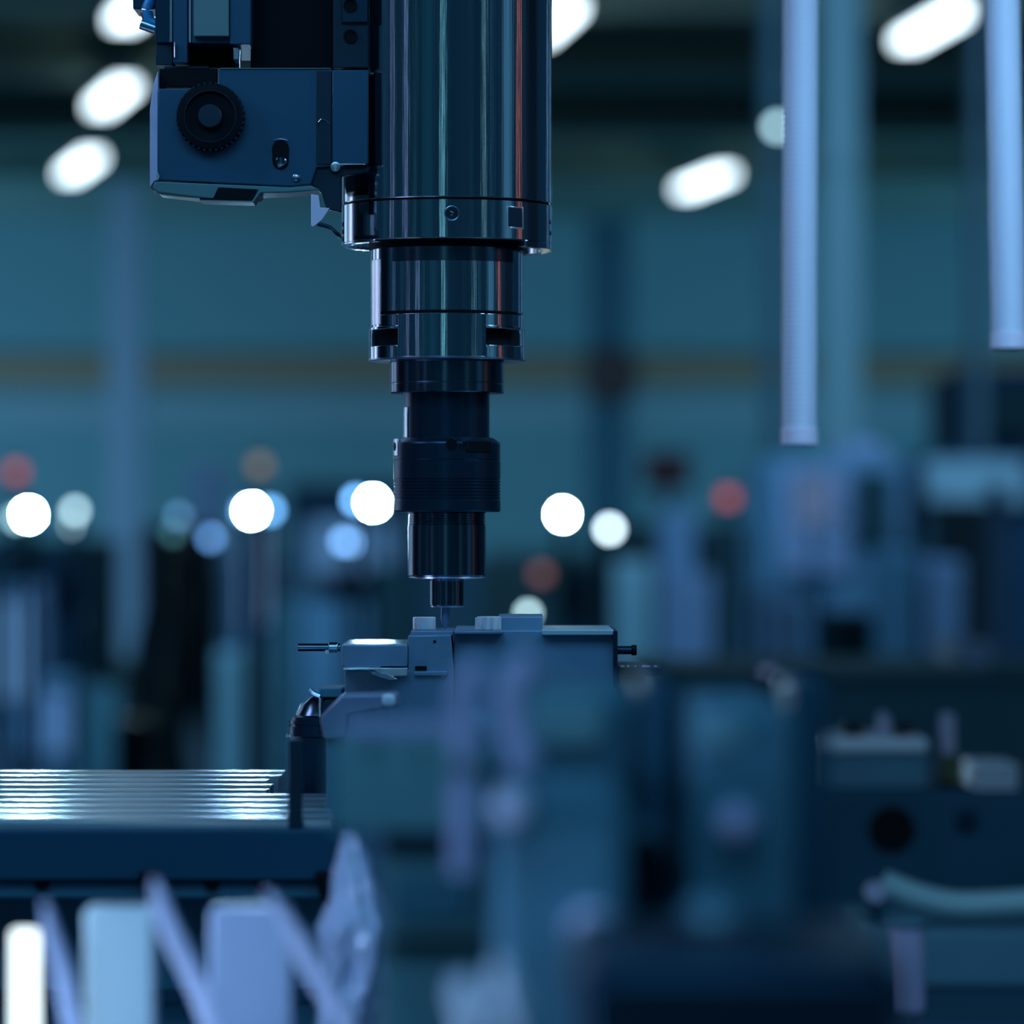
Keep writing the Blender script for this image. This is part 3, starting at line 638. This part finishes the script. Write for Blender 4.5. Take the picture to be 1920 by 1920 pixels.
# apron under the table; pale boards and glowing tube stand in for reflections
M_BOARD = mat('pale_board_reflection', (.62, .74, .76), .3, var=.06, vscale=6)  # pale column reflection put into the board colour
M_BOARD2 = mat('lilac_board_reflection', (.50, .55, .72), .3, var=.06, vscale=6)  # lilac post reflection put into this board's colour
t = thing('table_apron', 'plain teal sheet apron below the slatted table', 'panel', (-.4, 1.79, 1.0))
mk('apron_sheet', wb(nb(), -.95, X(640, 1.8), 1.80, 1.806, 1.0, 1.0475), M_CAST, t, .0006)
mk('apron_rim', wb(nb(), -.95, X(640, 1.8), 1.795, 1.80, 1.0, 1.006), M_CAST2, t, .0006)
t = thing('reflection_tube', 'glowing white upright tube standing in for a lamp reflection at the lower left corner', 'light', (X(47, 1.33), 1.33, 1.0))
mk('glow_cylinder', lathe(nb(), [(22*S*1.33, Z(1744, 1.33)), (26*S*1.33, Z(1750, 1.33)), (26*S*1.33, 1.012)], X(47, 1.33), 1.33, 32), emis('reflection_glow', (.82, .97, 1), 2.2), t, ang=60)
mk('tube_base', cyl(nb(), (X(47, 1.33), 1.33, 1.0), (0, 0, 1), 34*S*1.33, .012, 32), M_GREY, t)
for x0, x1, y0, m, lab in ((158, 288, 1702, M_BOARD, 'pale teal board standing in for a column reflection below the table, left of the middle strap'), (392, 548, 1702, M_BOARD2, 'pale lilac board standing in for a post reflection below the table, left of the wide strap')):
    t = thing('reflection_board', lab, 'board', (X((x0+x1)/2, 1.34), 1.34, 1.0), 'pale reflection boards below the table')
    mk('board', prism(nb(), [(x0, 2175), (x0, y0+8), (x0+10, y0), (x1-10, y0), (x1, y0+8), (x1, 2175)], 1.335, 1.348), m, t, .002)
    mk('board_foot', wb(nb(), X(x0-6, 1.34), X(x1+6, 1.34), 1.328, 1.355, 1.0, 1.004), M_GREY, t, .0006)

# pale curved straps / hoses in front of the cover sheet
M_STRAP = mat('pale_strap', (.72, .74, .95), .35)
def strap(pts, w_, Y, label, cat='strap', flat=.3, m=None):
    path = smooth_path([P(x, y, Y+.008*k) for k, (x, y) in enumerate(pts)])
    rs = [w_*S*Y*(.12+.88*math.sin(PI/2*min(1, (i+1)/len(path)*2.2))) for i in range(len(path))]
    return tag(mk('curved_strap', tube(nb(), path, rs, 14, flat), m or M_STRAP), label, cat, 'pale curved straps below the table')
strap([(84, 1690), (100, 1760), (122, 1840), (150, 1990), (205, 2195)], 22, 1.275, 'dull lilac narrow strap right of the white lamp reflection')
strap([(290, 1650), (318, 1740), (360, 1830), (425, 2000), (500, 2195)], 32, 1.27, 'pale lilac strap sweeping down below the middle of the table')
strap([(500, 1670), (560, 1760), (610, 1860), (700, 2010), (790, 2195)], 38, 1.265, 'wide pale blue strap sweeping down right below the table')
# crumpled film
from mathutils import noise
bm = nb(); nx, ny = 72, 60; G = []; FY = 1.52
for j in range(ny+1):
    v = j/ny; py = 1562+(2052-1562)*v; G.append([])
    rad_ = 12+48*min(1, max(0, (v-.02)/.34))**.8 if v < .55 else 60-14*(v-.55)/.45
    cxp = 652+14*math.sin(v*4+.4)
    for i in range(nx):
        a_ = 2*PI*i/nx; d = Vector((math.cos(a_), math.sin(a_), 0)); n_ = noise.noise(Vector((d.x*1.8, d.y*1.8, v*7)))+.5*noise.noise(Vector((d.x*4+3, d.y*4, v*15)))
        rr = rad_*S*FY*(1+.38*n_+.10*math.sin(a_*7+v*6)); G[-1].append(bm.verts.new((X(cxp, FY)+rr*d.x, FY+rr*.8*d.y, Z(py, FY))))
for j in range(ny):
    for i in range(nx): bm.faces.new((G[j][i], G[j+1][i], G[j+1][(i+1) % nx], G[j][(i+1) % nx]))
bm.faces.new(G[0]); bm.faces.new(G[-1][::-1]); bmesh.ops.recalc_face_normals(bm, faces=bm.faces[:])
o = mk('crumpled_film', bm, M_BAG, ang=60)
tag(o, 'crumpled pale plastic film bundle standing below the right end of the table', 'plastic film')

# ================================================================== FIXTURE UNDER THE DRILL
V = 2.0
fx = thing('vise_block', 'milled aluminium vise block with a stepped top under the drill', 'vise', (X(800, V), V+.05, 1.0))
mk('stepped_block', prism(nb(), [(765, 1192), (845, 1190), (850, 1256), (850, 1700), (646, 1700), (646, 1257), (765, 1257)], V, V+.09), M_ALU, fx, .0005)
mk('upper_plate', bx(nb(), 770, 849, 1183, 1192, V+.01, V+.08), M_ALU, fx, .0004)
mk('small_hole', cyl(nb(), P(815, 1203, V), (0, -1, 0), .0007, .0004, 14), M_BLACK, fx)
mk('dark_slot', bx(nb(), 778, 800, 1249, 1257, V-.002, V+.002), M_BLACK, fx, .0003)
mk('slot_lip', bx(nb(), 776, 838, 1259, 1267, V-.003, V+.002), M_ALU, fx, .0003)
ca = thing('clamp_jaw', 'aluminium clamp jaw with a bright top edge, left of the vise block', 'clamp', (X(700, V), V+.02, Z(1257, V)))
mk('jaw_block', bx(nb(), 641, 764, 1209, 1250, V-.004, V+.085), M_ALU, ca, .0006)
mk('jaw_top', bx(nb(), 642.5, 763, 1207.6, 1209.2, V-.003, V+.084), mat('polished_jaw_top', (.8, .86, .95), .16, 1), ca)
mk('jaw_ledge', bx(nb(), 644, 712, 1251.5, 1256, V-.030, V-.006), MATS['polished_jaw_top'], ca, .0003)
mk('jaw_foot', prism(nb(), [(644, 1252), (764, 1252), (764, 1268), (724, 1268), (700, 1258), (644, 1256.5)], V-.006, V+.08), M_EDGE, ca, .0004)
mk('jaw_bevel', prism(nb(), [(694, 1258), (724, 1262), (746, 1274), (730, 1276), (700, 1266)], V-.007, V+.01), M_STEEL, ca, .0003)
rd = thing('clamp_rod', 'dark short rod sticking out left of the clamp jaw', 'rod', P(600, 1214, V))
mk('rod', cyl(nb(), P(558, 1214, V+.03), (1, 0, 0), 7.5*S*V, (640-558)*S*V, 20), M_BLACKST, rd, .0003)
mk('rod_collar', cyl(nb(), P(616, 1214, V+.03), (1, 0, 0), 10*S*V, .0045, 20), M_STEEL, rd, .0003)
mk('set_screw', cyl(nb(), P(613, 1222, V+.022), (0, -1, 0), .001, .002, 12), M_EDGE, rd)
for nm, x0, x1, y0, lab in (('clamp_nut', 771, 815, 1159, 'short bright round nut left of the drill tip'), ('knurled_nut', 893, 938, 1158, 'short knurled bright nut right of the drill tip')):
    r = (x1-x0)/2*S*V; cx = X((x0+x1)/2, V); t = thing(nm, lab, 'nut', (cx, V+.04, Z(1183, V)))
    mk('nut_body', lathe(nb(), [(r*.93, Z(y0, V)), (r, Z(y0+1.5, V)), (r, Z(1181, V)), (r*.95, Z(1183, V))], cx, V+.03, 40), M_NUT, t)
    if nm == 'knurled_nut':
        for k in range(10):
            a = 2*PI*k/10+.2; mk('ridge', cyl(nb(), (cx+r*math.cos(a), V+.03+r*math.sin(a), Z(1183, V)), (0, 0, 1), .0009, 23*S*V, 10), M_NUT, t)
vb = thing('workpiece_block', 'grey blue workpiece block with a raised step, right half of the vise', 'workpiece', (X(1040, V), V+.08, 1.0))
mk('raised_step', bx(nb(), 935, 1018, 1156, 1190, V+.03, V+.10), M_ALU_D, vb, .0006)
mk('block_body', bx(nb(), 851, 1154, 1182, 1700, V+.02, V+.12), M_ALU_D, vb, .0006)
mk('front_plate', bx(nb(), 852, 943, 1183, 1189, V+.01, V+.03), M_ALU, vb, .0004)
mk('top_plate', bx(nb(), 1016, 1150, 1181, 1191, V+.012, V+.11), mat('pale_top_plate', (.5, .72, .78), .3, .3), vb, .0004)
mk('edge_strip', bx(nb(), 1150, 1158, 1183, 1290, V+.01, V+.12), M_DARKST, vb, .0003)
t = thing('stop_pin', 'small dark pin on the right side of the workpiece block', 'pin', P(1176, 1219, V+.05))
mk('pin', cyl(nb(), P(1156, 1219, V+.05), (1, 0, 0), 8*S*V, 30*S*V, 20), M_DARKST, t, .0003)
mk('pin_head', cyl(nb(), P(1184, 1219, V+.05), (1, 0, 0), 10*S*V, 10*S*V, 20), M_BLACK, t, .0003)
t = thing('base_ledge', 'dark ledge right of the workpiece block with bright chips on it', 'ledge', (X(1200, V), V+.08, 1.0))
mk('ledge_plate', bx(nb(), 1159, 1240, 1251, 1268, V+.03, V+.12), M_DARKST, t, .0006)
mk('ledge_foot', bx(nb(), 1160, 1210, 1268, 1700, V+.04, V+.11), M_DARKST, t, .0006)
for x, wd, pl in ((1163, 8, 'leftmost of the chips'), (1176, 4, 'second chip from the block'), (1190, 3, 'third chip from the block'), (1203, 16, 'largest chip in the middle'), (1226, 6, 'rightmost of the chips')):
    p = P(x, 1250, V+.03); b2 = prism(nb(), [(x, 1252), (x+wd*.3, 1255), (x+wd, 1251), (x+wd, 1248.5), (x+wd*.2, 1247.5)], V+.032, V+.036)
    tag(mk('metal_chip', b2, M_NUT), 'tiny bright metal chip on the dark ledge, '+pl, 'chip', 'metal chips on the ledge')

# left lower end of the fixture
cv = thing('chuck_body', 'dark round chuck with thin bright rings at the right end of the table', 'chuck', (X(590, V), V+.03, 1.0))
r = 55*S*(V+.02); cx = X(592, V+.02)
def z_(y): return Z(y, V+.02)
mk('drum', lathe(nb(), [(r*.80, z_(1345)), (r*.92, z_(1349)), (r*.92, z_(1355)), (r*.97, z_(1356)), (r*.97, z_(1362)), (r*.93, z_(1363)), (r*.93, z_(1367)), (r, z_(1368)), (r, z_(1385)), (r*.96, z_(1387)), (r*.96, z_(1700))], cx, V+.05, 48), M_DARKST, cv)
mk('cone', lathe(nb(), [(r*.12, z_(1306)), (r*.35, z_(1312)), (r*.62, z_(1326)), (r*.82, z_(1346))], cx, V+.05, 48), M_BLACKST, cv)
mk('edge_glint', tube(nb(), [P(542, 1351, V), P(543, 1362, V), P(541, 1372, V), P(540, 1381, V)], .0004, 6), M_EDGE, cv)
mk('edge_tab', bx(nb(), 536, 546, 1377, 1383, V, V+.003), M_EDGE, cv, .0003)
tag(mk('stop_post', wb(nb(), X(541, 1.757), X(566, 1.757), 1.7565, 1.764, TZ-.003, Z(1386, 1.757)), M_DARKST, None, .0005), 'dark upright stop post at the right end of the slatted table', 'post')
lv = thing('lever_bracket', 'small teal lever bracket between the chuck and the clamp jaw', 'bracket', (X(610, V), V+.02, Z(1345, V)))
mk('bracket_plate', bx(nb(), 598, 641, 1291, 1308, V+.0, V+.05), M_CAST, lv, .0006)
mk('bracket_post', bx(nb(), 598, 602, 1308, 1345, V-.002, V+.004), M_EDGE, lv, .0003)
mk('lever', tube(nb(), smooth_path([P(580, 1292, V), P(586, 1299, V), P(594, 1303, V), P(600, 1305, V)]), [.0013]*25, 10), M_EDGE, lv)
mk('round_stop', cyl(nb(), P(620, 1328, V+.004), (0, -1, 0), 17*S*V, .005, 28), M_DARKST, lv, .0003)
mk('stop_arm', prism(nb(), [(606, 1308), (638, 1308), (634, 1344), (600, 1344)], V+.006, V+.03), M_CAST2, lv, .0004)
t = thing('highlight_bar', 'lilac bar with a reflected highlight painted at one end, below the clamp jaw', 'bar', (X(690, V-.02), V, Z(1332, V-.02)))
mk('bar', prism(nb(), [(600, 1345), (640, 1303), (745, 1300), (748, 1326), (700, 1331), (652, 1340), (646, 1384), (606, 1384)], V-.16, V-.13), mat('lilac_reflection_steel', (.30, .36, .52), .35, .5), t, .001)  # reflected lilac band put into the bar's shape and colour
mk('bar_highlight', bx(nb(), 715, 741, 1301, 1327, V-.162, V-.155), mat('highlight_white', (.85, .92, 1), .3), t, .002)  # white block stands in for the bright reflection
mk('bar_post', wb(nb(), X(612, V-.15), X(640, V-.15), V-.155, V-.135, 1.0, Z(1380, V-.15)), M_CAST, t, .001)

# ================================================================== NEAR, OUT-OF-FOCUS HOUSINGS
nbed = thing('near_machine_base', 'dark base of the nearest machine, just below the picture', 'machine', (.1, 1.0, 0))
mk('base_body', wb(nb(), -.5, .7, .55, 1.24, 0, 1.0), M_CAST2, nbed, .01)
def near(name, label, cat, m, x0, x1, y0, Y, depth, zb=1.0, extra=None, bev=.004):
    t = thing(name, label, cat, ((X(x0, Y)+X(x1, Y))/2, Y+depth/2, zb))
    mk('body', wb(nb(), X(x0, Y), X(x1, Y), Y, Y+depth, zb, Z(y0, Y)), m, t, bev)
    for e in (extra or ()):
        nm, mm, a, b, c_, d_, pr = e
        mk(nm, bx(nb(), a, b, c_, d_, Y-pr, Y+.001), mm, t, .001)
    return t
M_N1 = mat('near_teal_cast', (.24, .44, .46), .5, var=.15, vscale=12, spec=.12)
M_N2 = mat('near_lilac_cast', (.55, .52, .72), .45, var=.2, vscale=12, spec=.12)
M_N3 = mat('near_dark_cast', (.025, .10, .15), .5, var=.3, vscale=10, spec=.12)
M_N4 = mat('near_blue_cast', (.11, .27, .34), .5, var=.2, vscale=10, spec=.12)
M_NB = mat('lilac_nut_glint', (.95, .85, 1), .4)  # lilac glint of blurred chrome bolts put into the colour
M_CHR = mat('near_chrome', (.6, .66, .9), .22, 1)
t = near('near_housing', 'soft teal housing block in front below the vise, out of focus', 'housing', M_N1, 714, 918, 1388, 1.12, .1, 1.0,
     (('upper_block', M_N1, 622, 918, 1385, 1562, .006), ('top_cover', M_N2, 640, 915, 1350, 1386, .006), ('lower_trim', M_DARKST, 720, 916, 1563, 1600, .004), ('vent', M_N4, 735, 880, 1640, 1730, .003), ('dark_bar', M_BLACK, 722, 905, 1762, 1780, .006)))
for x, y, r in ((700, 1395, 10), (790, 1405, 9)): mk('cover_bolt', cyl(nb(), P(x, y, 1.1145), (0, -1, 0), r*S*1.12, .003, 16), M_PANEL, t)
near('near_cylinder_block', 'soft blurred blue block in front of the vise, right part', 'housing', M_N4, 930, 1190, 1292, 1.10, .10, 1.0,
     (('cover', M_N1, 990, 1130, 1310, 1400, .004), ('dark_recess', M_BLACK, 905, 960, 1440, 1500, .002)))
def chrome_bolt(px, py, Y, rpx, label, m=None):
    t = thing('cap_nut', label, 'nut', P(px, py, Y), 'round nuts on the near machine')
    mk('dome', lathe(nb(), [(rpx*S*Y*.4, .006), (rpx*S*Y*.8, .0045), (rpx*S*Y, .001), (rpx*S*Y, -.004)], 0, 0, 28), m or M_CHR, t) if False else None
    bm = lathe(nb(), [(rpx*S*Y*.35, .006), (rpx*S*Y*.8, .0045), (rpx*S*Y, .001), (rpx*S*Y, -.004)], 0, 0, 28)
    bmesh.ops.transform(bm, matrix=Matrix.Translation(P(px, py, Y))@Matrix.Rotation(PI/2, 4, 'X'), verts=bm.verts[:])
    mk('dome', bm, m or M_N2, t)
    mk('washer', cyl(nb(), P(px, py, Y)+Vector((0, .003, 0)), (0, 1, 0), rpx*S*Y*1.3, .02, 28), M_N4, t)
near('near_valve_stack', 'dark blurred valve stack right of the vise', 'housing', M_N3, 1204, 1272, 1275, 1.05, .1, 1.0)
near('near_pump_housing', 'wide dark blue blurred housing at the lower middle', 'housing', M_N4, 1300, 1490, 1320, 1.0, .1, 1.0, (('label_plate', M_N1, 1310, 1390, 1345, 1400, .003),))
near('near_dark_cover', 'very dark blurred cover at the bottom right', 'housing', M_DARKST, 1080, 1700, 1800, .85, .1, 1.0)
near('near_side_cover', 'slate blue blurred cover below the vise block', 'housing', M_N4, 925, 1175, 1490, .98, .1, 1.0)
near('near_tower', 'narrow dark blurred tower right of the pump housing', 'housing', M_N3, 1484, 1556, 1270, 1.15, .06, 1.0)
chrome_bolt(960, 1515, .965, 34, 'large blurred nut with a lilac glint colour below the vise block', M_NB)
chrome_bolt(1110, 1745, .965, 46, 'large round nut with a lilac glint colour near the bottom middle', M_NB)
chrome_bolt(1385, 1538, .985, 30, 'large nut with a faint blue glint colour at the lower middle right', M_N2)
chrome_bolt(1340, 1750, .94, 46, 'large nut with a faint green glint colour at the bottom, right of the lilac nut', M_N1)
chrome_bolt(1215, 1590, 1.035, 30, 'black round plug between the blurred housings', M_BLACK)
for x, y, r, m in ((862, 1290, 34, M_N2), (985, 1240, 24, M_N2), (955, 1300, 14, M_N2)):
    pass
t = thing('near_fittings', 'blurred lilac hose elbows in front of the vise block', 'fitting', (X(900, 1.44), 1.44, 1.0))
mk('elbow', tube(nb(), smooth_path([P(868, 1640, 1.06), P(868, 1360, 1.06), P(872, 1290, 1.06), P(890, 1262, 1.06), P(905, 1255, 1.06)]), .0036, 14), M_N2, t)
mk('elbow', tube(nb(), smooth_path([P(985, 1440, 1.06), P(958, 1330, 1.06), P(965, 1285, 1.06), P(1000, 1238, 1.06)]), .0042, 14), M_N2, t)
mk('riser', cyl(nb(), P(920, 1700, 1.42), (0, 0, 1), .008, (1700-1330)*S*1.42, 24), M_CAST, t)
# bright plastic tufts at the bottom middle
for x, lab in ((870, 'pale blue blurred plastic strip at the bottom, left one'), (945, 'pale blue blurred plastic strip at the bottom, right one')):
    path = smooth_path([P(x-8, 1835 if x < 900 else 1800, .93), P(x+4, 1875, .93), P(x+18, 1960, .93), Vector((X(x+20, .93), .93, 1.0))])
    tag(mk('plastic_strip', tube(nb(), path, [.0035+.0035*min(1, i/8) for i in range(len(path))], 14, .5), mat('pale_strip', (.92, .95, 1), .35)), lab, 'strip', 'pale plastic strips at the bottom')

# ================================================================== SECOND MACHINE, LOWER RIGHT
rb = thing('second_machine_bed', 'dark blue bed of the second machine at the lower right', 'machine', (.35, 3.6, 0))
W = 3.4
mk('bed_body', wb(nb(), X(1500, W), .9, W, W+.5, 0, Z(1480, W)), M_N3, rb, .006)
mk('front_port', cyl(nb(), P(1672, 1555, W), (0, -1, 0), 44*S*W, .004, 32), M_BLACK, rb, .001)
mk('front_port', cyl(nb(), P(1812, 1540, W), (0, -1, 0), 22*S*W, .004, 32), M_DARKST, rb, .001)
t = thing('flat_block', 'wide block with a bright pale top at the lower right', 'block', (X(1635, W-.05), W+.06, Z(1480, W)))
mk('block_body', wb(nb(), X(1528, W), X(1740, W), W+.01, W+.12, Z(1480, W), Z(1412, W)), M_N4, t, .002)
mk('pale_top', wb(nb(), X(1522, W), X(1742, W), W, W+.13, Z(1412, W), Z(1384, W)), mat('pale_bar', (.85, .95, 1), .3), t, .004)
for x, r, lab, m in ((1657, 12, 'short lilac post on the pale bar', M_LLIL), (1777, 15, 'round lilac post right of the pale bar', M_LLIL)):
    t = thing('short_post', lab, 'post', (X(x, W+.06), W+.06, Z(1390 if x < 1700 else 1480, W)))
    zb = Z(1388, W) if x < 1700 else Z(1480, W)
    mk('shaft', cyl(nb(), (X(x, W+.06), W+.06, zb), (0, 0, 1), r*S*W, Z(1350, W)-zb, 20), m, t)
    mk('cap', cyl(nb(), (X(x, W+.06), W+.06, Z(1350, W)), (0, 0, 1), r*S*W*1.1, .004, 20, r*S*W*.7), M_GREY, t)
for x in (1610, 1705):
    t = thing('black_clip', 'low black clip on the pale bar, %s of the lilac post' % ('left' if x < 1650 else 'right'), 'clip', (X(x, W+.05), W+.05, Z(1384, W)))
    mk('clip', wb(nb(), X(x-20, W), X(x+20, W), W+.05, W+.07, Z(1384, W), Z(1364, W)), M_BLACK, t, .001)
    mk('clip_pin', cyl(nb(), (X(x+14, W), W+.05, Z(1374, W)), (0, -1, 0), .0014, .003, 10), M_BRASS, t)
t = thing('plate_stack', 'stack of thin pale plates at the right edge', 'plates', (X(1868, W), W+.05, Z(1480, W)))
for k in range(5):
    y0 = 1434+k*10; mk('plate', wb(nb(), X(1828, W), X(1908, W), W+.0, W+.1, Z(y0+6, W), Z(y0, W)), MATS['pale_bar'], t, .0005)
mk('stack_core', wb(nb(), X(1834, W), X(1902, W), W+.004, W+.09, Z(1480, W), Z(1436, W)), M_BLACKST, t, .0005)
t = thing('olive_knob', 'dull olive knob between the pale bar and the plate stack', 'knob', (X(1790, W), W+.03, Z(1480, W)))
mk('knob', cyl(nb(), (X(1790, W), W+.03, Z(1480, W)), (0, 0, 1), 20*S*W, 62*S*W, 24, 18*S*W), mat('olive_plastic', (.10, .12, .05), .5), t, .001)
mk('knob_base', cyl(nb(), (X(1790, W), W+.03, Z(1480, W)), (0, 0, 1), 26*S*W, .004, 24), M_BLACK, t)
cr = smooth_path([P(1655, 1655, 3.2), P(1720, 1680, 3.2), P(1790, 1695, 3.2), P(1870, 1694, 3.2), P(2000, 1688, 3.2), P(2200, 1690, 3.2)])
hs = thing('coolant_hose', 'pale curved coolant hose across the lower right with a round lilac end', 'hose', (X(1640, 3.2), 3.2, Z(1720, 3.2)))
mk('hose_tube', tube(nb(), cr, 24*S*3.2, 16), M_CAST if False else mat('pale_teal_hose', (.40, .66, .66), .35), hs)
mk('hose_end', cyl(nb(), P(1640, 1672, 3.18), (0, -1, 0), 20*S*3.2, .01, 24), M_LLIL, hs, .001)
mk('hose_bracket', wb(nb(), X(1630, 3.2), X(1660, 3.2), 3.2, 3.22, Z(1746, 3.15), Z(1680, 3.2)), M_N3, hs, .001)
lb = thing('lower_bed', 'dark blue lower bed under the curved hose at the bottom right', 'machine', (.3, 3.1, 0))
mk('bed_body', wb(nb(), .165, .9, 2.9, 3.38, 0, .86), M_N3, lb, .01)
mk('bed_step', wb(nb(), X(1620, 3.15), .9, 3.15, 3.38, .86, Z(1746, 3.15)), M_N4, lb, .005)
t = thing('lilac_valve', 'lilac round valve below the end of the curved hose', 'valve', (X(1700, 3.0), 3.0, .86))
mk('valve_body', cyl(nb(), (X(1700, 3.0), 3.0, .86), (0, 0, 1), 34*S*3.0, Z(1730, 3.0)-.86, 24), M_N2, t, .002)
mk('valve_wheel', torus(nb(), (X(1700, 3.0), 3.0, Z(1732, 3.0)), (0, 0, 1), 34*S*3.0, .003, 28, 8), M_N4, t)
